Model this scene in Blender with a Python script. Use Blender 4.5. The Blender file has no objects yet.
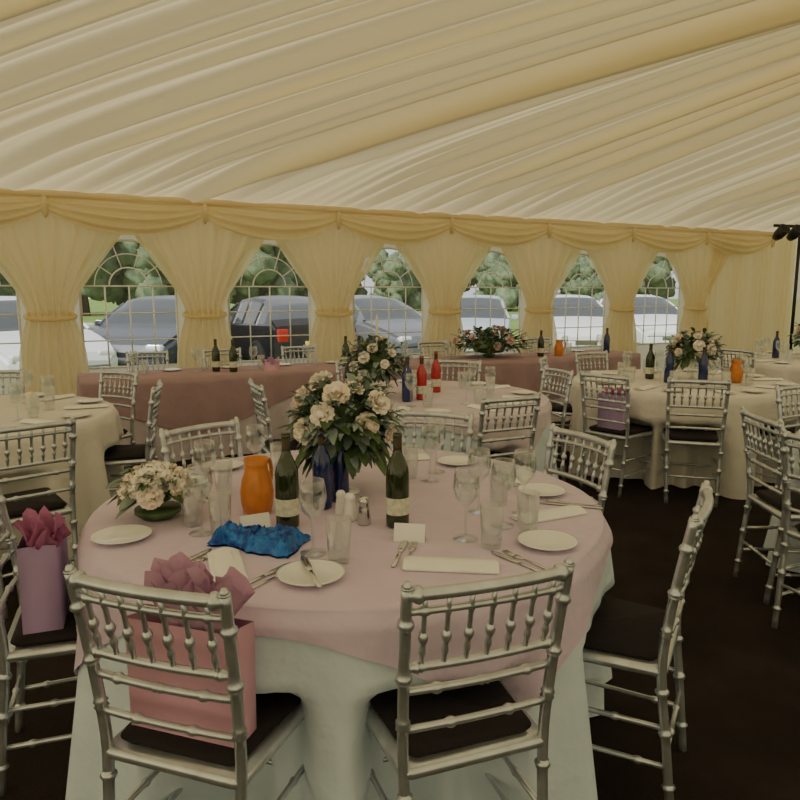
import bpy, math, random
import numpy as np
from mathutils import Vector, Matrix, noise
random.seed(7)
R=random.Random(11)
pi=math.pi
# ------------------------------------------------------------ materials
def newmat(name):
    m=bpy.data.materials.new(name); m.use_nodes=True
    nt=m.node_tree; nt.nodes.clear()
    o=nt.nodes.new('ShaderNodeOutputMaterial')
    return m,nt,o
def pmat(name,col,rough=.5,metal=0,var=0,scale=8,bump=0,bscale=60,spec=.5,trans=0,col2=None,sheen=0,bdist=.01):
    m,nt,o=newmat(name)
    b=nt.nodes.new('ShaderNodeBsdfPrincipled')
    b.inputs['Base Color'].default_value=(*col,1)
    b.inputs['Roughness'].default_value=rough
    b.inputs['Metallic'].default_value=metal
    b.inputs['Specular IOR Level'].default_value=spec
    b.inputs['Transmission Weight'].default_value=trans
    if sheen: b.inputs['Sheen Weight'].default_value=sheen
    if var or col2:
        tc=nt.nodes.new('ShaderNodeTexCoord')
        n=nt.nodes.new('ShaderNodeTexNoise'); n.inputs['Scale'].default_value=scale; n.inputs['Detail'].default_value=5
        nt.links.new(tc.outputs['Object'],n.inputs['Vector'])
        r=nt.nodes.new('ShaderNodeValToRGB')
        r.color_ramp.elements[0].position=.35; r.color_ramp.elements[1].position=.65
        c2=col2 if col2 else tuple(min(1,c*(1+var)) for c in col)
        c1=col if col2 else tuple(c*(1-var) for c in col)
        r.color_ramp.elements[0].color=(*c1,1); r.color_ramp.elements[1].color=(*c2,1)
        nt.links.new(n.outputs['Fac'],r.inputs['Fac']); nt.links.new(r.outputs['Color'],b.inputs['Base Color'])
    if bump:
        tc=nt.nodes.new('ShaderNodeTexCoord')
        n=nt.nodes.new('ShaderNodeTexNoise'); n.inputs['Scale'].default_value=bscale; n.inputs['Detail'].default_value=3
        nt.links.new(tc.outputs['Object'],n.inputs['Vector'])
        bp=nt.nodes.new('ShaderNodeBump'); bp.inputs['Strength'].default_value=bump; bp.inputs['Distance'].default_value=bdist
        nt.links.new(n.outputs['Fac'],bp.inputs['Height']); nt.links.new(bp.outputs['Normal'],b.inputs['Normal'])
    nt.links.new(b.outputs[0],o.inputs[0])
    return m
def fabric(name,col,tcol,tmix=.5,sheer=0,bump=.2,bscale=25):
    m,nt,o=newmat(name)
    d=nt.nodes.new('ShaderNodeBsdfDiffuse'); t=nt.nodes.new('ShaderNodeBsdfTranslucent')
    d.inputs[0].default_value=(*col,1); t.inputs[0].default_value=(*tcol,1)
    mx=nt.nodes.new('ShaderNodeMixShader'); mx.inputs[0].default_value=tmix
    nt.links.new(d.outputs[0],mx.inputs[1]); nt.links.new(t.outputs[0],mx.inputs[2])
    if bump:
        tc=nt.nodes.new('ShaderNodeTexCoord'); n=nt.nodes.new('ShaderNodeTexNoise')
        n.inputs['Scale'].default_value=bscale; nt.links.new(tc.outputs['Object'],n.inputs['Vector'])
        bp=nt.nodes.new('ShaderNodeBump'); bp.inputs['Strength'].default_value=bump; bp.inputs['Distance'].default_value=.01
        nt.links.new(n.outputs['Fac'],bp.inputs['Height'])
        nt.links.new(bp.outputs['Normal'],d.inputs['Normal']); nt.links.new(bp.outputs['Normal'],t.inputs['Normal'])
    last=mx
    if sheer:
        tr=nt.nodes.new('ShaderNodeBsdfTransparent'); m2=nt.nodes.new('ShaderNodeMixShader'); m2.inputs[0].default_value=sheer
        nt.links.new(mx.outputs[0],m2.inputs[1]); nt.links.new(tr.outputs[0],m2.inputs[2]); last=m2
    nt.links.new(last.outputs[0],o.inputs[0]); return m
def glassy(name,tint,gl=.08,edge=.6,rough=.03):
    m,nt,o=newmat(name)
    tr=nt.nodes.new('ShaderNodeBsdfTransparent'); tr.inputs[0].default_value=(*tint,1)
    g=nt.nodes.new('ShaderNodeBsdfGlossy'); g.inputs['Roughness'].default_value=rough; g.inputs[0].default_value=(.95,.95,.95,1)
    lw=nt.nodes.new('ShaderNodeLayerWeight'); lw.inputs[0].default_value=.35
    ma=nt.nodes.new('ShaderNodeMath'); ma.operation='MULTIPLY_ADD'; ma.inputs[1].default_value=edge; ma.inputs[2].default_value=gl
    nt.links.new(lw.outputs['Facing'],ma.inputs[0])
    mx=nt.nodes.new('ShaderNodeMixShader'); nt.links.new(ma.outputs[0],mx.inputs[0])
    nt.links.new(tr.outputs[0],mx.inputs[1]); nt.links.new(g.outputs[0],mx.inputs[2])
    nt.links.new(mx.outputs[0],o.inputs[0]); return m
M={}
M['ceil']=fabric('ivory_lining',(.88,.77,.48),(.86,.74,.44),.36)
M['drape']=fabric('ivory_drape',(.90,.80,.56),(.92,.80,.52),.55,sheer=.14)
M['swag']=fabric('ivory_swag',(.88,.78,.56),(.88,.77,.52),.45)
M['pvc']=fabric('marquee_pvc',(.88,.84,.74),(.86,.80,.66),.5,bump=0)
M['floor']=pmat('dark_matting',(.024,.018,.018),.9,var=.25,scale=3,bump=.4,bscale=90,spec=.12)
M['grass']=pmat('grass',(.14,.24,.06),.9,col2=(.24,.34,.10),scale=.6,bump=.5,bscale=20,spec=.1)
M['whitebar']=pmat('window_bar_white',(.85,.85,.84),.5)
M['clear']=glassy('clear_pvc',(.93,.95,.95),.04,.15,.12)
M['glass']=glassy('drinking_glass',(.93,.95,.95),.07,.6,.02)
M['silver']=pmat('silver_paint',(.56,.59,.64),.28,metal=.75,var=.1,scale=20)
M['seat']=pmat('dark_seat_pad',(.018,.014,.018),.75,bump=.2,bscale=80,spec=.25)
M['white']=pmat('white_linen',(.64,.74,.86),.8,var=.03,scale=4,bump=.25,bscale=9,spec=.2,bdist=.05)
M['cream']=pmat('cream_linen',(.72,.69,.66),.8,var=.03,scale=4,bump=.25,bscale=9,spec=.2,bdist=.04)
M['pink']=pmat('pink_overlay',(.63,.51,.70),.6,var=.04,scale=5,bump=.35,bscale=7,spec=.4,bdist=.05,sheen=.2)
M['mauve']=pmat('mauve_linen',(.40,.27,.31),.7,var=.06,scale=4,bump=.3,bscale=8,spec=.3,bdist=.05)
M['palepink']=pmat('pale_pink_linen',(.62,.54,.62),.8,var=.04,scale=4,bump=.3,bscale=8,spec=.2,bdist=.05)
M['china']=pmat('white_china',(.82,.82,.82),.15)
M['napkin']=pmat('napkin_white',(.85,.84,.84),.8,bump=.1,bscale=80)
M['steel']=pmat('cutlery_steel',(.6,.6,.6),.18,metal=1)
M['green_glass']=pmat('green_bottle_glass',(.016,.028,.006),.06,spec=.8)
M['blue_glass']=pmat('blue_bottle_glass',(.006,.016,.11),.06,spec=.8)
M['red_glass']=pmat('rose_bottle_glass',(.42,.02,.03),.08,spec=.7)
M['foil']=pmat('bottle_foil',(.05,.035,.02),.3,metal=.5)
M['label']=pmat('paper_label',(.72,.70,.60),.6,col2=(.5,.5,.42),scale=60)
M['wood']=pmat('ply_table',(.35,.24,.14),.6,var=.2)
M['orange']=pmat('orange_juice',(.62,.21,.05),.3,var=.12,scale=20)
M['rose_w']=pmat('rose_cream',(.90,.86,.80),.6,col2=(.84,.70,.62),scale=9)
M['rose_p']=pmat('rose_pink',(.62,.34,.38),.6,col2=(.78,.62,.56),scale=14)
M['leaf']=pmat('foliage',(.035,.075,.025),.5,col2=(.09,.15,.06),scale=20)
M['leaf2']=pmat('foliage_grey',(.13,.19,.18),.6,col2=(.26,.32,.30),scale=20)
M['bagpink']=pmat('pink_gift_bag',(.72,.40,.56),.5,var=.03)
M['baglilac']=pmat('lilac_gift_bag',(.46,.32,.58),.5,var=.03)
M['tissuep']=fabric('pink_tissue',(.62,.40,.60),(.5,.22,.4),.25,bump=.5)
M['tissuem']=fabric('magenta_tissue',(.58,.24,.46),(.5,.15,.3),.25,bump=.5)
M['bluefoil']=pmat('blue_foil_wrap',(.002,.03,.26),.2,metal=.35,col2=(.03,.20,.60),scale=26,bump=.8,bscale=30)
M['black']=pmat('black_metal',(.012,.012,.014),.45)
M['rubber']=pmat('tyre_rubber',(.015,.015,.015),.8)
M['carglass']=pmat('car_window',(.05,.06,.07),.05,spec=1)
M['taillight']=pmat('tail_lamp_red',(.40,.02,.015),.2)
M['headlight']=pmat('head_lamp',(.75,.78,.8),.12,spec=1)
M['plate']=pmat('number_plate',(.75,.65,.15),.4)
M['bark']=pmat('bark',(.08,.06,.04),.9,var=.3,bump=.5)
M['treeleaf']=pmat('tree_leaves',(.07,.11,.06),.8,col2=(.17,.23,.13),scale=1.5,bump=1,bscale=6)
M['candle']=pmat('candle_wax',(.8,.74,.6),.5)
# ------------------------------------------------------------ mesh builder
class MB:
    def __init__(s): s.v=[];s.f=[];s.m=[]
    def add(s,vs,fs,m=0,X=None):
        o=len(s.v)
        for p in vs:
            p=Vector(p)
            if X is not None: p=X@p
            s.v.append(p[:])
        for f in fs: s.f.append(tuple(i+o for i in f)); s.m.append(m)
    def grid(s,P,m=0,X=None,closeu=False):
        nr=len(P); nc=len(P[0]); vs=[p for r in P for p in r]; fs=[]
        for i in range(nr-1):
            for j in range(nc if closeu else nc-1):
                k=(j+1)%nc
                fs.append((i*nc+j,i*nc+k,(i+1)*nc+k,(i+1)*nc+j))
        s.add(vs,fs,m,X)
    def lathe(s,prof,n=20,m=0,X=None):
        P=[[(r*math.cos(2*pi*j/n),r*math.sin(2*pi*j/n),z) for j in range(n)] for r,z in prof]
        s.grid(P,m,X,True)
    def tube(s,pts,rad,n=8,m=0,X=None,cap=True,flat=1):
        pts=[Vector(p) for p in pts]
        if not isinstance(rad,(list,tuple)): rad=[rad]*len(pts)
        P=[];up=None
        for i,p in enumerate(pts):
            t=(pts[min(i+1,len(pts)-1)]-pts[max(i-1,0)]).normalized()
            if up is None:
                up=Vector((0,0,1)) if abs(t.z)<.9 else Vector((0,1,0))
            a=t.cross(up)
            if a.length<1e-4: a=t.cross(Vector((1,0,0)))
            a.normalize(); b=a.cross(t).normalized(); up=b
            P.append([tuple(p+a*math.cos(2*pi*j/n)*rad[i]+b*math.sin(2*pi*j/n)*rad[i]*flat) for j in range(n)])
        o=len(s.v); s.grid(P,m,X,True)
        if cap:
            s.f.append(tuple(o+j for j in reversed(range(n)))); s.m.append(m)
            e=o+(len(pts)-1)*n
            s.f.append(tuple(e+j for j in range(n))); s.m.append(m)
    def slab(s,out,z0,z1,m=0,X=None,bev=.006):
        c=Vector((sum(p[0] for p in out)/len(out),sum(p[1] for p in out)/len(out)))
        def ring(z,k):
            r=[]
            for p in out:
                d=Vector(p[:2])-c; L=d.length or 1
                q=c+d*(max(0,L-k)/L); r.append((q.x,q.y,z))
            return r
        bb=min(bev,(z1-z0)/2.01)
        P=[ring(z0,bb),ring(z0+bb,0),ring(z1-bb,0),ring(z1,bb)]
        o=len(s.v); s.grid(P,m,X,True); n=len(out)
        s.f.append(tuple(o+j for j in reversed(range(n)))); s.m.append(m)
        s.f.append(tuple(o+3*n+j for j in range(n))); s.m.append(m)
    def box(s,c,d,m=0,X=None,bev=.004):
        hx,hy=d[0]/2,d[1]/2; k=min(bev*1.5,hx*.4,hy*.4)
        out=[(hx-k,-hy),(hx,-hy+k),(hx,hy-k),(hx-k,hy),(-hx+k,hy),(-hx,hy-k),(-hx,-hy+k),(-hx+k,-hy)]
        out=[(c[0]+a,c[1]+b) for a,b in out]
        s.slab(out,c[2]-d[2]/2,c[2]+d[2]/2,m,X,bev=min(bev,hx*.4,hy*.4))
    def mesh(s,name,mats,smooth=True):
        me=bpy.data.meshes.new(name); me.from_pydata(s.v,[],s.f)
        for k in mats: me.materials.append(M[k])
        me.polygons.foreach_set('material_index',s.m)
        me.polygons.foreach_set('use_smooth',[smooth]*len(s.f))
        me.update(); return me
def place(name,me,loc=(0,0,0),rz=0,rot=None,sc=1):
    o=bpy.data.objects.new(name,me); bpy.context.collection.objects.link(o)
    o.location=loc; o.rotation_euler=rot if rot else (0,0,rz); o.scale=(sc,sc,sc)
    return o
def autosmooth(me,ang=40):
    import bmesh
    bm=bmesh.new(); bm.from_mesh(me)
    for e in bm.edges:
        if len(e.link_faces)==2 and e.calc_face_angle(0)>math.radians(ang): e.smooth=False
    bm.to_mesh(me); bm.free()
def sst(a,b,x):
    t=max(0,min(1,(x-a)/(b-a))); return t*t*(3-2*t)
# ------------------------------------------------------------ wall frame
YAW=math.atan2(.4447,.8957); W0=Vector((-2.83,7.4,0)); cd,sd=math.cos(YAW),math.sin(YAW)
def L(s,dist,z=0): return Vector((W0.x+s*cd+dist*sd, W0.y+s*sd-dist*cd, z))
def lplace(name,me): return place(name,me,W0,YAW)
S0,S1,TW=-7.5,10.6,12.0
EAVE=2.42
# floor and ground
mb=MB()
mb.box(((S0+S1)/2,-TW/2,-.02),(S1-S0+.1,TW+.1,.04),0)
lplace('floor',mb.mesh('floor',['floor'],False))
mb=MB(); mb.add([(-120,-60,-.045),(120,-60,-.045),(120,160,-.045),(-120,160,-.045)],[(0,1,2,3)])
place('ground',mb.mesh('ground',['grass'],False))
# back wall with arched openings
WH=.47; ZB=.72; ZS=1.56; WT=EAVE+.08
wins=[k*1.5 for k in range(-4,6)]
mb=MB()
cols=[S0]
for w in wins: cols+= [w-WH+2*WH*i/16 for i in range(17)]
cols.append(S1); cols=sorted(set(cols))
for a,b in zip(cols[:-1],cols[1:]):
    mid=(a+b)/2; inw=None
    for w in wins:
        if abs(mid-w)<WH: inw=w
    if inw is None: mb.add([(a,0,0),(b,0,0),(b,0,WT),(a,0,WT)],[(0,1,2,3)])
    else:
        za=ZS+math.sqrt(max(0,WH**2-(a-inw)**2)); zb=ZS+math.sqrt(max(0,WH**2-(b-inw)**2))
        mb.add([(a,0,0),(b,0,0),(b,0,ZB),(a,0,ZB)],[(0,1,2,3)])
        mb.add([(a,0,za),(b,0,zb),(b,0,WT),(a,0,WT)],[(0,1,2,3)])
lplace('wall_back',mb.mesh('wall_back',['pvc'],False))
# windows
mb=MB()
def arc(r,n=20,a0=0,a1=pi): return [(r*math.cos(a0+(a1-a0)*i/n),-.008,ZS+r*math.sin(a0+(a1-a0)*i/n)) for i in range(n+1)]
mb.tube([(-WH,-.008,ZB),(-WH,-.008,ZS)]+arc(WH)[::-1]+[(WH,-.008,ZB),(-WH,-.008,ZB)],.013,6)
mb.tube([(-WH,-.008,ZS),(WH,-.008,ZS)],.009,6)
mb.tube(arc(.19),.008,6); mb.tube(arc(.33),.006,6)
for i in range(1,5):
    a=pi*i/5; mb.tube([(.19*math.cos(a),-.008,ZS+.19*math.sin(a)),(WH*math.cos(a),-.008,ZS+WH*math.sin(a))],.007,6)
for x in (-.235,0,.235): mb.tube([(x,-.008,ZB),(x,-.008,ZS)],.008,6)
for z in (ZB+.28,ZB+.56): mb.tube([(-WH,-.008,z),(WH,-.008,z)],.008,6)
pts=[(-WH,0,ZB),(WH,0,ZB)]+[(x,0,z) for x,_,z in arc(WH)]
mb.add(pts,[tuple(range(len(pts)))],1)
wm=mb.mesh('window',['whitebar','clear'])
for i,w in enumerate(wins):
    p=L(w,0); place('window_%d'%(i+1),wm,p,YAW)
# other walls (pleated lining)
def pleat_wall(name,p0,p1,h0=EAVE,hf=None):
    mb=MB(); p0=Vector(p0);p1=Vector(p1); d=(p1-p0); Ln=d.length; d.normalize(); nn=Vector((-d.y,d.x,0))
    n=int(Ln/.04); P=[]
    for r in range(5):
        row=[]
        for i in range(n+1):
            x=Ln*i/n; top=hf(x) if hf else h0
            q=p0+d*x+nn*(.03*math.sin(x*26+math.sin(x*3)*2)); row.append((q.x,q.y,top*r/4))
        P.append(row)
    mb.grid(P); lplace(name,mb.mesh(name,['drape']))
gable=lambda x: EAVE+.3*(6-abs(x-6))+.1
pleat_wall('wall_right',(S1,0,0),(S1,-TW,0),hf=gable)
pleat_wall('wall_left',(S0,0,0),(S0,-TW,0),hf=gable)
pleat_wall('wall_front',(S0,-TW,0),(S1,-TW,0))
# ceiling lining with fanned folds
import bmesh
def g(s0): return .22+.85/(1+math.exp((s0-2.5)/1.6))
def fold(s0):
    a=.5+.5*math.sin(s0*2.1+1.3*math.sin(s0*.9))
    f1=1-abs(math.sin(s0*4.3+1.4*math.sin(s0*1.7)))**.8
    f2=1-abs(math.sin(s0*10.1+1.6*math.sin(s0*2.3+1)))
    f3=math.sin(s0*26+3*math.sin(s0*3))
    return f1*(.5+.5*math.sin(s0*1.3+.7)**2),f2*(.25+.75*a),f3*(1-a*.6)
mb=MB(); P=[]
ns=1500; nt_=48
for j in range(nt_+1):
    t=6*(j/nt_)**1.3; row=[]
    amp=.12+.28*sst(0,.5,t)+.60*sst(.2,1.7,t)
    for i in range(ns+1):
        s0=-14+24.8*i/ns
        f1,f2,f3=fold(s0)
        s=s0+g(s0)*(t*.80+.06*t*t)
        lift=.06*sst(.2,1.2,t)
        soft=.85+.15*math.sin(t*1.7+s0*2.3)
        z=EAVE+.035+lift+.3*max(0,t-.2)-.06*math.sin(pi*min(1,t/6)) - (.19*(f1-.30)+.095*(f2-.25)*soft+.012*f3)*amp
        row.append((s,-t,z))
    P.append(row)
mb.grid(P)
me=mb.mesh('ceiling',['ceil'])
bm=bmesh.new(); bm.from_mesh(me)
for co,no in (((S0,0,0),(-1,0,0)),((S1,0,0),(1,0,0))):
    bmesh.ops.bisect_plane(bm,geom=bm.verts[:]+bm.edges[:]+bm.faces[:],plane_co=co,plane_no=no,clear_outer=True)
bm.to_mesh(me); bm.free()
lplace('ceiling',me)
mb=MB(); P=[]
for j in range(13):
    t=6+6*j/12
    P.append([(S0+(S1-S0)*i/500,-t,EAVE+.04+.3*(12-t)-.08*(1-abs(math.sin((S0+18.1*i/500)*6)))) for i in range(501)])
mb.grid(P); lplace('ceiling_rear_slope',mb.mesh('ceiling_rear_slope',['ceil']))
# ------------------------------------------------------------ curtains
zs=[0,.5,.9,1.12,1.22,1.28,1.34,1.5,1.7,1.9,2.05,2.2,2.42]
hw=[.37,.34,.30,.25,.22,.21,.22,.29,.42,.56,.67,.74,.76]
def curtain_mesh(seed):
    r=random.Random(seed); ph=[r.uniform(0,6) for _ in range(4)]
    mb=MB(); P=[]
    for j in range(56):
        z=2.40*j/55; w=float(np.interp(z,zs,hw)); row=[]
        for i in range(121):
            u=-1+2*i/120
            amp=.018+.02*(w/.4 if w<.4 else 1)
            f=math.sin(u*pi*7+ph[0]+.5*math.sin(u*4+ph[1]))*amp+math.sin(u*pi*15+ph[2]+z)*.008
            row.append((u*w*(1+.02*math.sin(z*7+ph[3])),-(.075+f+.03*(1-u*u)),z))
        P.append(row)
    mb.grid(P)
    mb.tube([(.225*math.cos(a),-.09-.075*math.sin(a),1.26-.03*math.sin(a)) for a in [2*pi*i/24 for i in range(25)]],.018,8,0,flat=1.3)
    return mb.mesh('curtain',['drape'])
cms=[curtain_mesh(i) for i in range(3)]
for k in range(-4,6):
    place('curtain',cms[k%3],L(k*1.5+.75,0),YAW)
mb=MB(); P=[]
for j in range(10):
    P.append([(8.5+2.0*i/160,-(.09+.03*math.sin(i*.55+math.sin(i*.13)*1.5)),2.42*j/9) for i in range(161)])
mb.grid(P); lplace('curtain_panel',mb.mesh('curtain_panel',['drape']))
# swags
def swag_mesh(seed):
    r=random.Random(seed); p1=r.uniform(0,1); dd=r.uniform(.9,1.12)
    mb=MB(); P=[]
    for j in range(41):
        v=j/40; row=[]
        for i in range(41):
            u=i/40; sn=math.sin(pi*u)
            drop=.13+.21*dd*(sn**.75)
            z=EAVE-v*drop
            folds=math.sin(v*2*pi*(3.3+p1*.6)+.6*math.sin(pi*u*2)+p1)
            y=.19+.05*sn*math.sin(pi*min(1,v*1.1))+.026*folds*(.25+.75*sn)+.01*math.sin(u*40)*(1-sn)
            row.append((-.76+1.52*u,-y,z))
        P.append(row)
    mb.grid(P)
    mb.tube([(.75,-.22,EAVE-.02),(.745,-.235,EAVE-.10),(.75,-.22,EAVE-.18),(.75,-.20,EAVE-.21)],[.02,.035,.028,.01],10)
    return mb.mesh('pelmet_swag',['swag'])
sws=[swag_mesh(i) for i in range(3)]
for k in range(-4,7):
    place('pelmet_swag',sws[k%3],L(k*1.5+.02,0),YAW)
mb=MB(); mb.tube([(S0,-.20,EAVE+.01),(S1,-.20,EAVE+.01)],.035,10)
lplace('trim_1',mb.mesh('trim_1',['swag']))
# ------------------------------------------------------------ chairs
def bamboo(mb,pts,r,nodes,m=0,n=8):
    pts=[Vector(p) for p in pts]
    Ls=[0]
    for a,b in zip(pts[:-1],pts[1:]): Ls.append(Ls[-1]+(b-a).length)
    T=Ls[-1]
    ds=set([0,T]+Ls)
    out=[]
    for d in ds: out.append((d,r))
    for nd in nodes:
        c=nd*T
        for k,q in ((-.013,1),(-.007,1.32),(0,1.5),(.007,1.32),(.013,1)):
            if 0<c+k<T: out.append((c+k,r*q))
    out.sort()
    P=[];Rr=[];last=-1
    for d,q in out:
        if d-last<.0015: continue
        last=d
        for i in range(len(Ls)-1):
            if Ls[i]<=d<=Ls[i+1]+1e-9:
                k=(d-Ls[i])/max(1e-9,Ls[i+1]-Ls[i]); P.append(pts[i].lerp(pts[i+1],k)); break
        Rr.append(q)
    mb.tube(P,Rr,n,m)
def smoothpts(ctrl,n=6):
    ctrl=[Vector(c) for c in ctrl]; out=[]
    for i in range(len(ctrl)-1):
        p0=ctrl[max(i-1,0)];p1=ctrl[i];p2=ctrl[i+1];p3=ctrl[min(i+2,len(ctrl)-1)]
        for k in range(n):
            t=k/n
            out.append(.5*((2*p1)+(p2-p0)*t+(2*p0-5*p1+4*p2-p3)*t*t+(3*p1-p0-3*p2+p3)*t**3))
    out.append(ctrl[-1]); return out
mb=MB()
def backy(z): return float(np.interp(z,[0,.44,.65,.90],[-.045,0,-.015,-.06]))
def bx(z): return float(np.interp(z,[0,.44,.90],[.165,.178,.192]))
for sx in (-1,1):
    bamboo(mb,smoothpts([(sx*bx(z),backy(z),z) for z in (0,.22,.44,.6,.75,.905)],4),.0135,[.1,.28,.42,.62,.75,.9])
    bamboo(mb,[(sx*.185,.385,0),(sx*.178,.37,.43)],.0135,[.12,.35,.6,.85])
    for z,nd in ((.15,[.2,.8]),(.27,[.35,.65])):
        bamboo(mb,[(sx*bx(z),backy(z),z),(sx*.182,.378,z)],.008,nd)
    mb.tube([(sx*bx(.905),backy(.905),.90),(sx*bx(.905),backy(.905)-.001,.916)],[.014,.006],8)
def rail(z,r,bow,nodes=()):
    x=bx(z); pts=[(x*(-1+2*i/12),backy(z)-bow*(1-(-1+2*i/12)**2),z+.004*(1-(-1+2*i/12)**2)) for i in range(13)]
    bamboo(mb,pts,r,nodes)
    return lambda u: Vector((x*u,backy(z)-bow*(1-u*u),z))
r1=rail(.885,.0145,.022,[.06,.94]); rail(.845,.009,.021,[.1,.9]); r2=rail(.705,.0105,.018,[.08,.92]); r3=rail(.645,.0095,.017,[.2,.5,.8])
rail(.55,.009,.012,[.3,.7])
for i in range(7):
    u=-.80+1.6*i/6
    bamboo(mb,[r2(u),r1(u)],.0060,[.22,.78])
    a=r2(u).lerp(r1(u),.42)
    mb.lathe([(.004,-.02),(.0105,-.008),(.0125,0),(.0105,.008),(.004,.02)],8,0,Matrix.Translation(a))
for z in (.385,.20): bamboo(mb,[(-.18,.374,z),(.18,.374,z)],.008,[.15,.5,.85])
for i in range(4): bamboo(mb,[(-.12+.08*i,.374,.385),(-.12+.08*i,.374,.44)],.006,[.5])
bamboo(mb,[(-bx(.2),backy(.2),.2),(bx(.2),backy(.2),.2)],.008,[.3,.7])
def rrect(w0,w1,y0,y1,k=.03):
    pts=[]
    for (cx,cy,a0) in ((w1-k,y1-k,0),(-w1+k,y1-k,90),(-w0+k,y0+k,180),(w0-k,y0+k,270)):
        for i in range(5):
            a=math.radians(a0+90*i/4); pts.append((cx+k*math.cos(a),cy+k*math.sin(a)))
    return pts
mb.slab(rrect(.19,.205,-.015,.40),.425,.452,0,bev=.008)
mb.slab(rrect(.165,.185,.01,.38),.453,.482,1,bev=.014)
chair_me=mb.mesh('dining_chair',['silver','seat'])
def chair(x,y,tx,ty,jit=0):
    a=math.atan2(ty-y,tx-x)-pi/2+jit
    place('dining_chair',chair_me,(x,y,0),a)
# ------------------------------------------------------------ tables
def round_table(c,r,angs,under='white',over=None,orot=-60,oside=.95,seed=0):
    H=.75
    mb=MB(); mb.lathe([(0,H-.03),(r-.01,H-.03),(r-.004,H-.015),(r-.01,H-.003),(0,H-.003)],64,0)
    for a in range(4):
        b=a*pi/2+pi/4; mb.tube([(.42*math.cos(b),.42*math.sin(b),0),(.36*math.cos(b),.36*math.sin(b),H-.03)],.016,8,1)
    mb.tube([(.38,.38*0,H-.2),(-.38,0,H-.2)],.012,6,1)
    place('banquet_table',mb.mesh('banquet_table',['wood','steel']),(c[0],c[1],0))
    rnd=random.Random(seed); ph=[rnd.uniform(0,6) for _ in range(4)]
    def rad(th,drop):
        k=drop/.74
        w=.5+.5*math.sin(th*17+ph[0]+1.2*math.sin(th*3+ph[1]))
        w2=math.sin(th*31+ph[2])
        v=r+.006+.02*sst(0,.05,drop)+k*(.10*w**1.5+.012*w2+.015)
        ins=0
        for a in angs:
            d=(th-a+pi)%(2*pi)-pi
            ins=max(ins,math.exp(-(d/.235)**6))
        v-= ins*sst(.20,.28,drop)*(.19+k*.08)
        return v
    n=240
    mb=MB(); P=[]
    P.append([(0,0,H) for i in range(n)])
    P.append([(.5*r*math.cos(2*pi*i/n),.5*r*math.sin(2*pi*i/n),H) for i in range(n)])
    P.append([((r-.01)*math.cos(2*pi*i/n),(r-.01)*math.sin(2*pi*i/n),H) for i in range(n)])
    for q in range(25):
        drop=.74*(q/24)**1.2+.004
        if drop>.742: drop=.742
        P.append([(rad(2*pi*i/n,drop)*math.cos(2*pi*i/n),rad(2*pi*i/n,drop)*math.sin(2*pi*i/n),H-drop) for i in range(n)])
    mb.grid(P,0,None,True)
    place('tablecloth',mb.mesh('tablecloth',[under]),(c[0],c[1],0))
    if over:
        mb=MB(); P=[]
        o=math.radians(orot)-pi/4
        N=26
        ths=[2*pi*i/n for i in range(n)]
        for q in range(N+5):
            row=[]
            for th in ths:
                a=th-o
                Rt=oside/max(abs(math.cos(a)),abs(math.sin(a)))
                if q<=4:
                    l=(r-.004)*q/4; row.append((l*math.cos(th),l*math.sin(th),H+.004))
                else:
                    ex=max(.012,Rt-r); drop=ex*(q-4)/N
                    rr=rad(th,drop)+.010+.012*math.sin(th*23+1)*drop*1.5
                    row.append((rr*math.cos(th),rr*math.sin(th),H+.003-drop))
            P.append(row)
        mb.grid(P,0,None,True)
        place('tablecloth_overlay',mb.mesh('tablecloth_overlay',[over]),(c[0],c[1],0))
def chairs_at(c,pts):
    out=[]
    for p in pts:
        x,y=p[0],p[1]; t=p[2] if len(p)>2 else c
        chair(x,y,t[0],t[1]); out.append(math.atan2(y-c[1],x-c[0]))
    return out
T1=(-.18,2.46)
a=chairs_at(T1,[(-.515,1.44),(.175,1.475),(.82,1.99,(0,2.42)),(-1.22,2.08),(.72,2.90),(-.86,3.08),(.15,3.40)])
round_table(T1,.87,a,'white','pink',-58,.93,seed=1)
T2=(-2.72,4.25)
a=chairs_at(T2,[(-1.74,3.20),(-2.17,5.25),(-1.64,4.5),(-3.1,5.30),(-2.75,3.13)])
round_table(T2,.88,a,'cream',None,seed=2)
T3=(.15,5.05)
a=chairs_at(T3,[(-.90,4.62),(.62,4.05),(1.18,5.42),(.5,6.1),(-.35,6.05),(-.25,4.02)])
round_table(T3,.9,a,'white','palepink',-50,.95,seed=3)
T4=(2.42,5.95)
a=chairs_at(T4,[(2.08,4.85),(1.54,5.15),(2.98,4.98),(1.95,6.98),(2.95,6.94),(1.35,6.3)])
round_table(T4,.9,a,'cream',None,seed=4)
T5=(3.0,3.35)
a=chairs_at(T5,[(1.83,3.38),(1.80,2.84),(2.6,4.42)])
round_table(T5,.9,a,'white',None,seed=5)
T6=(4.6,7.9)
a=chairs_at(T6,[(4.2,6.85),(3.6,7.4),(5.5,7.3),(3.6,8.4)])
round_table(T6,.9,a,'cream',None,seed=6)
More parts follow.
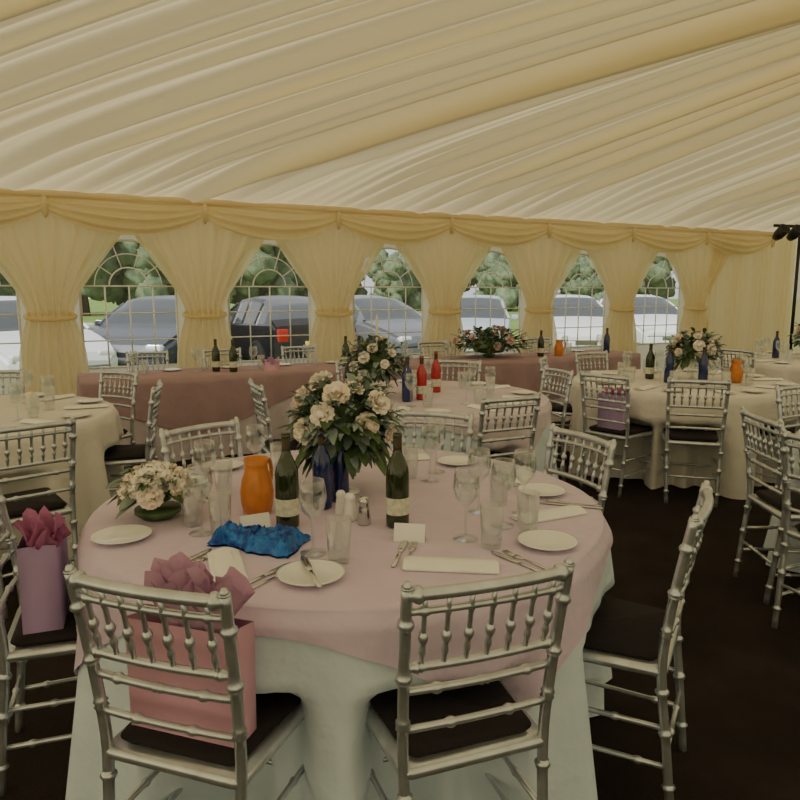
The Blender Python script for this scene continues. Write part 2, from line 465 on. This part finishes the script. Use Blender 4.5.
# long head table
H=.75; ls0,ls1,lf,lb=-.55,5.70,1.50,.78
mb=MB(); mb.box(((ls0+ls1)/2,-(lf+lb)/2,H-.02),(ls1-ls0-.03,lf-lb-.03,.03),0)
for i in range(5):
    for y in (-lf+.1,-lb-.1):
        x=ls0+.1+(ls1-ls0-.2)*i/4; mb.tube([(x,y,0),(x,y,H-.03)],.016,8,1)
lplace('head_table',mb.mesh('head_table',['wood','steel']))
def skirt(zfun,off,m,nm,zt):
    mb=MB(); path=[]
    n1=16;n2=300
    for i in range(n1): path.append((ls0-off,-lb-(lf-lb)*i/n1,-1,0))
    for i in range(n2+1): path.append((ls0+(ls1-ls0)*i/n2,-lf-off,0,-1))
    for i in range(1,n1+1): path.append((ls1+off,-lf+(lf-lb)*i/n1,1,0))
    P=[];P.append([(min(max(x,ls0),ls1),-lb,zt) for x,y,a,b in path])
    P.append([(x,y,zt) for x,y,a,b in path])
    for q in range(1,9):
        row=[]
        for k,(x,y,nx,ny) in enumerate(path):
            zb=zfun(x); z=zt-(zt-zb)*q/8
            w=.5+.5*math.sin(k*.42+math.sin(k*.07)*2)
            dd=(zt-z)*.07*w+.004
            row.append((x+nx*dd,y+ny*dd,z))
        P.append(row)
    mb.grid(P); lplace(nm,mb.mesh(nm,[m]))
skirt(lambda x:.01,.005,'palepink','head_tablecloth',H)
def zig(x):
    p=((x-ls0)/1.9)%1; return .20+.36*abs(p-.5)*2
skirt(zig,.018,'mauve','head_table_overlay',H+.004)
for s in (.1,.85,1.7,2.6,3.4,4.2,5.0): 
    p=L(s,.46); q=L(s,2); chair(p.x,p.y,q.x,q.y)
# ------------------------------------------------------------ tableware meshes
def bottle(gl,lab=True):
    mb=MB()
    mb.lathe([(0,.004),(.030,0),(.036,.004),(.0375,.012),(.0375,.175),(.035,.195),(.024,.222),(.0155,.240),(.0138,.25),(.0132,.29),(.0150,.293),(.0150,.302),(.0125,.304),(0,.304)],24,0)
    mb.lathe([(.0142,.252),(.0142,.306),(0,.307)],16,1)
    if lab: mb.lathe([(.0381,.045),(.0381,.100)],24,2); 
    return mb.mesh('wine_bottle',[gl,'foil','label'])
B={k:bottle(k,k!='blue_glass') for k in ('green_glass','blue_glass','red_glass')}
mb=MB()
mb.lathe([(0,.004),(.034,.0),(.034,.003),(.006,.008),(.0038,.02),(.0038,.085),(.010,.095),(.030,.118),(.037,.145),(.034,.175),(.0305,.195),(.0295,.195),(.0325,.175),(.0355,.145),(.028,.12),(.008,.098),(0,.096)],20,0)
wine=mb.mesh('wine_glass',['glass'])
mb=MB()
mb.lathe([(0,0),(.028,0),(.031,.01),(.036,.13),(.0345,.13),(.029,.014),(0,.012)],20,0)
tumb=mb.mesh('water_tumbler',['glass'])
mb=MB()
mb.lathe([(0,.004),(.05,.0),(.055,.004),(.088,.014),(.090,.017),(.083,.017),(.055,.009),(0,.008)],36,0)
plate=mb.mesh('side_plate',['china'])
mb=MB()
mb.lathe([(0,.002),(.044,.0),(.05,.006),(.058,.04),(.060,.08),(.053,.125),(.042,.155),(.040,.175),(.046,.20),(.043,.20),(.038,.18),(0,.178)],28,0)
mb.tube(smoothpts([(.043,0,.185),(.08,0,.18),(.098,0,.14),(.09,0,.09),(.058,0,.06)],5),.007,8,0)
jug=mb.mesh('juice_jug',['orange'])
def shaker(m1):
    mb=MB(); mb.lathe([(0,0),(.02,0),(.022,.006),(.017,.05),(.015,.06),(.0165,.064),(.0165,.074),(.010,.083),(0,.085)],18,0)
    return mb.mesh('shaker',[m1])
salt=shaker('china'); pep=shaker('steel')
mb=MB()
P=[]
for i in range(7):
    x=-.13+.26*i/6
    P.append([(x,-.045+.09*j/6,.006+.010*math.sin(pi*j/6)+.002*math.sin(i*2+j)) for j in range(7)])
mb.grid(P); mb.box((0,0,.004),(.26,.09,.006),0); mb.box((.0,.005,.010),(.258,.06,.006),0)
napk=mb.mesh('napkin',['napkin'])
mb=MB()
mb.tube([(-.10,0,.003),(-.03,0,.004),(.01,0,.004)],[.006,.004,.003],8,0,flat=.4)
mb.tube([(.01,0,.004),(.03,0,.003),(.045,0,.004)],[.003,.010,.011],8,0,flat=.2)
for k in (-1.5,-.5,.5,1.5): mb.tube([(.043,k*.0055,.004),(.09,k*.0052,.005)],[.002,.0012],5,0)
fork=mb.mesh('fork',['steel'])
mb=MB()
mb.tube([(-.11,0,.004),(-.02,0,.004),(0,0,.004)],[.007,.0055,.005],8,0,flat=.5)
mb.tube([(0,0,.004),(.03,0,.004),(.09,0,.004),(.11,.002,.004)],[.005,.010,.010,.002],8,0,flat=.12)
knife=mb.mesh('knife',['steel'])
mb=MB()
mb.add([(-.05,-.02,0),(.05,-.02,0),(.05,0,.055),(-.05,0,.055),(-.05,.02,0),(.05,.02,0)],[(0,1,2,3),(3,2,5,4)],0)
card=mb.mesh('place_card',['napkin'],False)
# ------------------------------------------------------------ flowers
def petal(mb,X,w,h,curl,m):
    P=[]
    for i in range(5):
        t=i/4; row=[]
        ww=w*math.sin(pi*(.12+.80*t))**.6
        for j in range(5):
            u=-1+j/2
            row.append((u*ww, -h*.35*t*(1)+ (u*u)*w*.35*-1 + curl*h*t*t*.9*1, h*t*(1-.12*u*u*t)))
        P.append([(x,-y,z) for x,y,z in row])
    mb.grid(P,m,X)
def rose(mb,pos,dirv,size,m):
    q=Vector((0,0,1)).rotation_difference(dirv.normalized()).to_matrix().to_4x4()
    X=Matrix.Translation(pos)@q@Matrix.Scale(size,4)
    mb.lathe([(0,-.02),(.16,0),(.24,.18),(.2,.36),(.08,.46),(0,.44)],8,m,X)
    for n,rr,tilt,w,h in ((3,.08,-.12,.22,.5),(5,.16,.15,.26,.5),(6,.20,.55,.30,.50),(7,.2,.95,.30,.48)):
        off=R.uniform(0,6)
        for k in range(n):
            a=off+2*pi*k/n
            Y=X@Matrix.Rotation(a,4,'Z')@Matrix.Translation((0,rr*.6,0))@Matrix.Rotation(-tilt,4,'X')
            petal(mb,Y,w,h,-.1,m)
def leaf(mb,pos,dirv,ln,wd,m):
    d=dirv.normalized(); a=d.cross(Vector((R.uniform(-.3,.3),R.uniform(-.3,.3),1)))
    if a.length<.01: a=Vector((1,0,0))
    a.normalize(); b=a.cross(d).normalized()
    P=[]
    for i in range(6):
        t=i/5; w=wd*math.sin(pi*min(1,t*.93+.04))**.8
        c=pos+d*ln*t-Vector((0,0,1))*ln*.35*t*t
        P.append([tuple(c-a*w+b*w*.35),tuple(c),tuple(c+a*w+b*w*.35)])
    mb.grid(P,m)
def arrangement(name,loc,ch,rx,rz,nr,nl,rm,rs=.075,stand='vase',low=False,grey=.38,jit=.12):
    mb=MB()
    if stand=='vase':
        mb.lathe([(0,.003),(.06,0),(.062,.006),(.02,.02),(.012,.05),(.012,ch*.45),(.025,ch*.55),(.07,ch*.75),(.072,ch*.8),(0,ch*.8)],20,3)
    elif stand=='low':
        mb.lathe([(0,.0),(.05,0),(.075,.02),(.075,.035),(0,.035)],20,3)
    C=Vector((0,0,ch))
    mb.lathe([(0,-.5),(.4,-.35),(.5,0),(.4,.35),(0,.5)],12,1,Matrix.Translation(C)@Matrix.Diagonal((rx*1.1,rx*1.1,rz*1.1,1)))
    for i in range(nl):
        th=R.uniform(0,2*pi); cz=R.uniform(-.75 if not low else -.2,1); s=math.sqrt(max(0,1-cz*cz))
        d=Vector((s*math.cos(th),s*math.sin(th),cz))
        p=C+Vector((d.x*rx,d.y*rx,d.z*rz))*R.uniform(.45,1.0)
        if p.z<.03: p.z=.03
        leaf(mb,p,d+Vector((R.uniform(-.5,.5),R.uniform(-.5,.5),R.uniform(-.3,.4))),R.uniform(.05,.10),R.uniform(.014,.026),1 if R.random()>grey else 2)
    for i in range(nl//12):
        th=R.uniform(0,2*pi); d=Vector((math.cos(th),math.sin(th),R.uniform(-.2,1.1))).normalized()
        p0=C+Vector((d.x*rx,d.y*rx,d.z*rz))*.6; p1=C+Vector((d.x*rx,d.y*rx,d.z*rz))*1.35
        if p1.z<.04: p1.z=.04
        mb.tube([p0,p1],.002,4,1)
        for k in range(6):
            q=p0.lerp(p1,.35+k*.12); leaf(mb,q,d+Vector((R.uniform(-1,1),R.uniform(-1,1),R.uniform(-.5,.6))),.035,.010,2)
    ga=pi*(3-math.sqrt(5))
    for i in range(nr):
        cz=1-(i+.5)/nr*(1.3 if not low else .95); s=math.sqrt(max(0,1-cz*cz)); th=i*ga+R.uniform(-.35,.35)*(jit*8)
        d=Vector((s*math.cos(th),s*math.sin(th),cz))
        p=C+Vector((d.x*rx,d.y*rx,d.z*rz))*R.uniform(.82,1.0+jit)
        if p.z<.04: p.z=.04
        rose(mb,p,d,rs*R.uniform(.8,1.2),0)
    return place(name,mb.mesh(name,[rm,'leaf','leaf2','glass' if stand!='low' else 'leaf']),loc)
TZ=.7545
def ob(n,me,x,y,z=TZ,rz=None,sc=1): return place(n,me,(x,y,z),R.uniform(0,6) if rz is None else rz,sc=sc)
# main table
arrangement('rose_centrepiece',(-.21,2.56,TZ),.265,.165,.15,15,380,'rose_w',.068,grey=.5)
ob('wine_bottle',B['green_glass'],-.36,2.16,rz=0); ob('wine_bottle',B['green_glass'],-.008,2.17,rz=1)
ob('blue_bottle',B['blue_glass'],-.27,2.36,sc=.9); ob('blue_bottle',B['blue_glass'],-.215,2.44,sc=.85)
ob('juice_jug',jug,-.487,2.31,rz=1.2,sc=.95)
ob('salt_shaker',salt,-.165,2.23,sc=1.1); ob('pepper_shaker',pep,-.117,2.19,sc=1.1); ob('salt_shaker',salt,-.20,2.29)
for x,y in ((-.25,1.93),(.20,2.05),(-.62,2.10),(.33,2.17),(.12,2.72),(-.58,2.75),(.42,2.30),(-.70,2.45),(-.02,2.88),(-.4,2.95),(.27,2.32),(.15,2.85)): ob('wine_glass',wine,x,y,sc=1.12)
for x,y in ((-.17,1.86),(.27,1.98),(-.67,2.18),(.40,2.11),(.04,2.76),(-.50,2.82),(.35,2.40),(-.66,2.54),(-.56,2.10),(-.3,3.0)): ob('water_tumbler',tumb,x,y)
pl=[(-.235,1.755),(.44,2.00),(.53,2.54),(.25,3.00),(-.85,2.05),(-.76,2.92),(-.25,3.18),(-.84,2.66)]
for x,y in pl: ob('side_plate',plate,x,y)
for x,y,a in ((.14,1.83,-.1),(.50,2.27,.45),(-.47,1.81,1.9),(.48,2.76,1.2),(0,3.08,.2),(-.87,2.46,1.5)): ob('napkin',napk,x,y,rz=a)
for x,y,a in ((-.36,1.76,1.0),(.00,1.93,1.4),(.33,1.85,2.2),(-.6,1.86,1.1),(.60,2.38,2.8)):
    ob('knife',knife,x,y,rz=a); ob('fork',fork,x+.03*math.sin(a),y-.03*math.cos(a),rz=a+.0)
ob('knife',knife,-.235,1.75,z=TZ+.018,rz=1.9)
for x,y,a in ((.03,2.04,-.15),(-.46,2.13,.5),(.42,2.64,1.3),(-.6,2.92,.6)): ob('place_card',card,x,y,rz=a,sc=.95)
arrangement('hydrangea_posy',(-.81,2.26,TZ),.09,.10,.075,26,60,'rose_w',.06,'low',True)
# crumpled blue foil wrap
mb=MB();P=[]
for i in range(40):
    row=[]
    for j in range(26):
        x=-.14+.28*i/39; y=-.065+.13*j/25
        h=.020+.035*(noise.noise(Vector((x*18,y*22,1)))*.5+.5)+.035*abs(noise.noise(Vector((x*45,y*45,4))))
        e=min(1,min(i,39-i)/4,min(j,25-j)/4); row.append((x+.03*noise.noise(Vector((x*14,y*14,7))),y*(1+.3*math.sin(x*14))+.02*noise.noise(Vector((x*30,y*20,2))),h*(.15+.85*e)))
    P.append(row)
mb.grid(P); P2=[[(x,y,.001) for x,y,z in r] for r in P]; mb.grid(P2)
place('blue_foil_wrap',mb.mesh('blue_foil_wrap',['bluefoil'],False),(-.43,2.00,TZ),-.25)
# gift bags
def gift_bag(bagm,tism,w=.29,d=.11,h=.32,seed=0,nt=9,tl=1,spread=.36,cx=0):
    r=random.Random(seed); mb=MB()
    out=[(w/2,-d/2),(w/2+.0,0),(w/2,d/2),(-w/2,d/2),(-w/2,0),(-w/2,-d/2)]
    P=[]
    for k in range(6):
        q=k/5; row=[]
        for (x,y) in out:
            if y==0: x=x*(1-.10*q)
            row.append((x*(1+.03*q),y*(1-.05*q),h*q))
        P.append(row)
    mb.grid(P,0,None,True); mb.add([(w/2,-d/2,0),(w/2,d/2,0),(-w/2,d/2,0),(-w/2,-d/2,0)],[(0,1,2,3)],0)
    for k in range(nt):
        a=r.uniform(0,6); c=Vector((cx+r.uniform(-w*spread,w*spread),r.uniform(-d*.25,d*.25),h-.06)); P=[]
        tilt=Vector((r.uniform(-.35,.35),r.uniform(-.2,.2),1)).normalized(); ln=r.uniform(.10,.17)*tl
        for i in range(7):
            t=i/6; row=[]
            for j in range(18):
                b=2*pi*j/18; rr=.01+.05*t*(1+.45*math.sin(4*b+a+t*2)*t); p=c+tilt*ln*t+Vector((rr*math.cos(b),rr*math.sin(b)*.6,.03*t*math.sin(3*b+a)))
                row.append(tuple(p))
            P.append(row)
        mb.grid(P,1,None,True)
    return mb.mesh('gift_bag',[bagm,tism,'napkin'])
def on_chair(x,y,tx,ty,me,f=.13,z=.483,s=1):
    d=Vector((tx-x,ty-y)).normalized(); a=math.atan2(d.y,d.x)-pi/2
    place('gift_bag',me,(x+d.x*f,y+d.y*f,z),a,sc=s)
on_chair(-.515,1.44,*T1,gift_bag('bagpink','tissuep',d=.08,h=.27,seed=3,nt=8,tl=1.05,spread=.16,cx=.02),.085)
on_chair(-1.22,2.08,*T1,gift_bag('baglilac','tissuem',w=.27,h=.27,seed=5,nt=7,tl=.75,spread=.3),.10)
on_chair(1.54,5.15,*T4,gift_bag('baglilac','tissuem',seed=6,w=.2,h=.26,nt=3,tl=.6),.10)
# other tables
def populate(c,seed,n=8,bott=()):
    r=random.Random(seed)
    for k in range(n):
        a=2*pi*k/n+.2+seed
        ca,sa=math.cos(a),math.sin(a); tx,ty=-sa,ca
        def P_(rad,off): return c[0]+ca*rad+tx*off, c[1]+sa*rad+ty*off
        x,y=P_(.74,.20); place('side_plate',plate,(x,y,TZ),0)
        x,y=P_(.72,-.03); place('napkin',napk,(x,y,TZ),a)
        x,y=P_(.50,.00); place('wine_glass',wine,(x,y,TZ),0,sc=1.12)
        x,y=P_(.50,.11); place('water_tumbler',tumb,(x,y,TZ),0)
    for (gx,gy,kk) in bott: place('blue_bottle' if kk=='blue_glass' else 'wine_bottle' if kk=='green_glass' else 'rose_wine_bottle',B[kk],(c[0]+gx,c[1]+gy,TZ),r.uniform(0,6))
populate(T2,1,8,bott=((-.3,-.05,'green_glass'),))
mb=MB(); mb.lathe([(0,0),(.03,0),(.03,.10),(.004,.105),(0,.12)],16,0); place('pillar_candle',mb.mesh('pillar_candle',['candle']),(T2[0]+.32,T2[1]+.25,TZ))
arrangement('rose_centrepiece',(-.18,5.0,TZ),.25,.19,.16,14,240,'rose_w',.065)
populate(T3,2,8,bott=((.0,-.2,'red_glass'),(.12,.18,'red_glass'),(-.52,.05,'blue_glass'),(-.10,-.28,'blue_glass')))
arrangement('rose_centrepiece',(2.5,5.95,TZ),.25,.19,.16,16,240,'rose_w',.065)
populate(T4,3,8,bott=((-.18,-.15,'blue_glass'),(.05,-.28,'blue_glass'),(-.25,.1,'green_glass')))
ob('juice_jug',jug,2.80,5.80,rz=.5,sc=.95)
populate(T5,4,8,bott=((.1,0,'green_glass'),))
populate(T6,5,8,bott=((.3,0,'green_glass'),(-.3,.1,'blue_glass')))
arrangement('rose_centrepiece',(4.65,7.95,TZ),.25,.17,.15,12,120,'rose_w',.07)
# head table items
p=L(3.75,1.12); arrangement('rose_table_garland',(p.x,p.y,TZ),.14,.38,.19,16,420,'rose_p',.075,'low',True,grey=.3)
for s,dd,k in ((.62,1.2,'green_glass'),(.76,1.3,'green_glass'),(4.35,1.3,'green_glass'),(1.9,1.3,'green_glass'),(5.4,1.25,'blue_glass'),(2.05,1.3,'blue_glass')):
    p=L(s,dd,TZ); place('wine_bottle' if k=='green_glass' else 'blue_bottle',B[k],p,s)
p=L(4.60,1.32,TZ); place('juice_jug',jug,p,.4,sc=.95)
for i in range(11):
    s=-.3+i*.55
    if 3.3<s<4.25: continue
    p=L(s,.95,TZ); place('side_plate',plate,p); p=L(s+.2,1.12,TZ); place('wine_glass',wine,p,0,sc=1.12); p=L(s+.28,1.10,TZ); place('water_tumbler',tumb,p)
p=L(1.12,1.32,TZ)
place('gift_bag',gift_bag('bagpink','tissuep',w=.14,d=.08,h=.09,seed=9,nt=3,tl=.6),p,YAW)
p=L(2.25,1.3,TZ)
mb=MB(); mb.lathe([(0,0),(.05,0),(.05,.01),(.01,.03),(.01,.25),(.03,.27),(.012,.272),(.012,.50),(.003,.51),(0,.53)],14,0); place('candlestick',mb.mesh('candlestick',['candle']),p)
# ------------------------------------------------------------ lighting stand at the right
mb=MB()
mb.tube([(0,0,.6),(0,0,2.40)],.022,10); mb.tube([(0,0,.05),(0,0,.7)],.03,10)
for k in range(3):
    a=2*pi*k/3+.4; mb.tube([(0,0,.75),(.5*math.cos(a),.5*math.sin(a),.02)],.014,8)
mb.tube([(-.45,0,2.38),(.45,0,2.38)],.02,8)
for x in (-.36,-.12,.14,.36):
    X=Matrix.Translation((x,-.02,2.28))@Matrix.Rotation(.9,4,'X')
    mb.lathe([(0,-.10),(.045,-.10),(.07,-.03),(.075,.1),(.068,.1),(.06,0),(0,-.02)],16,0,X)
    mb.tube([(x,0,2.38),(x,-.01,2.32)],.012,6)
place('lighting_stand',mb.mesh('lighting_stand',['black']),(5.44,9.75,0),.3)
# ------------------------------------------------------------ cars
def car_mesh(paint,kind=0):
    key='paint_%s'%str(paint); 
    if key not in M: M[key]=pmat('car_paint',paint,.22,spec=.7)
    st=[(-2.12,.62,.50,.54),(-2.05,.76,.60,.66),(-1.75,.83,.70,.78),(-1.3,.86,.80,.88),(-.95,.87,.88,.95),(-.62,.87,.91,1.20),(-.22,.87,.93,1.40),(.4,.87,.94,1.46),(1.1,.87,.96,1.42)]
    if kind==0: st+=[(1.55,.86,.97,1.30),(1.88,.84,.98,1.06),(2.02,.82,.90,.95),(2.08,.74,.55,.60)]
    else: st+=[(1.40,.86,.97,1.22),(1.68,.85,.98,1.05),(2.1,.80,.95,.99),(2.2,.74,.60,.64)]
    st=np.array(st); xs=[]
    for i in range(len(st)-1): xs+= list(np.linspace(st[i,0],st[i+1,0],5)[:-1])
    xs.append(st[-1,0]); mb=MB(); P=[]
    def rg(x):
        w=np.interp(x,st[:,0],st[:,1]); b=np.interp(x,st[:,0],st[:,2]); t=np.interp(x,st[:,0],st[:,3])
        cab=min(1,max(0,(t-b-.08)/.35)); wr=w*(.93-.20*cab)
        half=[(w*.85,.22),(w*.98,.30),(w,.48),(w*1.01,.62 if b>.64 else b-.05),(w*.985,b-.03),(w*.95,b),(wr+.02,t-.07*cab-.01),(wr-.05,t-.015*cab),(wr*.6,t+.01),(0,t+.02)]
        r=[(y,z) for y,z in half]; full=r+[(-y,z) for y,z in reversed(r[:-1])]
        return full
    for x in xs: P.append([(float(x),float(y),float(z)) for y,z in rg(x)])
    nc=len(P[0]); vs=[p for r in P for p in r]
    cow=-.95; rf=-.22; rr=1.1; re=1.88 if kind==0 else 1.68
    for i in range(len(P)-1):
        xm=(P[i][0][0]+P[i+1][0][0])/2
        for j in range(nc):
            k=(j+1)%nc; jj=min(j,nc-2-j) if j<nc-1 else -1
            m=0
            if jj==5 and -.62<xm<(1.5 if kind==0 else 1.3): m=1
            if jj in (6,7,8) and (cow<xm<rf or rr+.05<xm<re): m=1
            a=i*nc
            mb.f.append((a+j,a+k,a+nc+k,a+nc+j)); mb.m.append(m)
    mb.v=vs[:]
    mb.f.append(tuple(range(nc))); mb.m.append(0); mb.f.append(tuple((len(P)-1)*nc+j for j in reversed(range(nc)))); mb.m.append(0)
    for sy in (-1,1):
        for xx in (-.15,.45,1.12):
            f=rg(xx); y5,z5=f[5]; y6,z6=f[6]; mb.tube([(xx,sy*y5,z5),(xx+.02,sy*y6,z6)],.03,6,0)
        mb.tube([(-.93,sy*(rg(-.93)[6][0]),rg(-.93)[6][1]),(-.6,sy*rg(-.6)[6][0],rg(-.6)[6][1]),(-.22,sy*rg(-.22)[6][0],rg(-.22)[6][1])],.03,6,0)
        for xw in (-1.32,1.28):
            X=Matrix.Translation((xw,sy*.80,.30))@Matrix.Rotation(pi/2,4,'X')
            mb.lathe([(0,-.10),(.22,-.10),(.30,-.08),(.315,0),(.30,.08),(.22,.10),(0,.10)],24,2,X)
            mb.lathe([(0,-.112),(.05,-.115),(.19,-.105),(.21,-.09)],16,5,X); mb.lathe([(0,.112),(.05,.115),(.19,.105),(.21,.09)],16,5,X)
            mb.lathe([(.315,-.09),(.37,-.085),(.37,.085),(.315,.09)],24,2,X)
        mb.box((-.62,sy*.96,.98),(.10,.16,.11),0,bev=.02)
        mb.box((-2.0,sy*.60,.62),(.16,.30,.12),4,bev=.03)
        e=2.03 if kind==0 else 2.12
        mb.box((e-.02,sy*.66,.78),(.12,.22,.24),3,bev=.02)
    e=2.07 if kind==0 else 2.19
    mb.box((e,0,.62),(.03,.5,.11),6); mb.box((-2.13,0,.42),(.03,.5,.11),5)
    mb.box((e-.04,0,.38),(.12,1.4,.16),0,bev=.03); mb.box((-2.08,0,.36),(.12,1.3,.16),0,bev=.03)
    me=mb.mesh('car',[key,'carglass','rubber','taillight','headlight','steel','plate']); autosmooth(me,35); return me
cars=[(-1.3,-5.2,(.75,.77,.80),0,.35,0),(1.2,-6.4,(.06,.07,.09),0,-.5,0),(3.35,-6.2,(.012,.012,.015),0,.10,1),(5.7,-6.6,(.14,.15,.17),1,.2,0),(8.3,-6.4,(.42,.48,.54),0,-.6,0),(11.0,-6.2,(.74,.76,.78),1,-.5,0),(13.8,-6.6,(.78,.8,.82),0,-.4,0),(-4.6,-5.6,(.4,.42,.45),0,0,0)]
for s,dd,pc,kind,rj,flip in cars:
    p=L(s,dd,-.045); 
    place('car',car_mesh(pc,kind),p,YAW+pi/2+rj+(pi if flip else 0))
# ------------------------------------------------------------ trees
def tree_mesh(seed):
    r=random.Random(seed); mb=MB()
    mb.tube([(0,0,0),(.1,0,1.5),(0,.1,3.2)],[.28,.2,.12],8,1)
    for k in range(30):
        c=Vector((r.uniform(-2.5,2.5),r.uniform(-1.8,1.8),r.uniform(1.0,6.4))); rad=r.uniform(.7,1.3)
        P=[]
        for i in range(13):
            ph=pi*i/12; row=[]
            for j in range(20):
                th=2*pi*j/20; d=Vector((math.sin(ph)*math.cos(th),math.sin(ph)*math.sin(th),math.cos(ph)))
                q=c+d*rad*(1+.35*noise.noise(d*2.5+c)+.25*noise.noise(d*7+c)); row.append(tuple(q))
            P.append(row)
        mb.grid(P,0,None,True)
    return mb.mesh('tree',['treeleaf','bark'])
tm=[tree_mesh(i) for i in range(3)]
for i in range(26):
    s=-16+i*2.9; p=L(s,-40-R.uniform(0,10),-.045); place('tree',tm[i%3],p,R.uniform(0,6),sc=R.uniform(.65,1.0))
# ------------------------------------------------------------ light + camera
w=bpy.data.worlds.new('World'); bpy.context.scene.world=w; w.use_nodes=True
nt=w.node_tree; bg=nt.nodes['Background']; bg.inputs[0].default_value=(.92,.93,.95,1); bg.inputs[1].default_value=.88
sun=bpy.data.lights.new('sun','SUN'); sun.energy=5.2; sun.angle=.2; sun.color=(1,.94,.82)
so=bpy.data.objects.new('sun',sun); bpy.context.collection.objects.link(so)
dv=Vector((.5,.75,-.70)).normalized(); so.rotation_euler=dv.to_track_quat('-Z','Y').to_euler()
cam=bpy.data.cameras.new('camera'); cam.lens=31.5; cam.sensor_width=36; cam.clip_end=500
co=bpy.data.objects.new('camera',cam); bpy.context.collection.objects.link(co)
co.location=(0,0,1.5); co.rotation_euler=(math.radians(90-8.77),0,0)
bpy.context.scene.camera=co
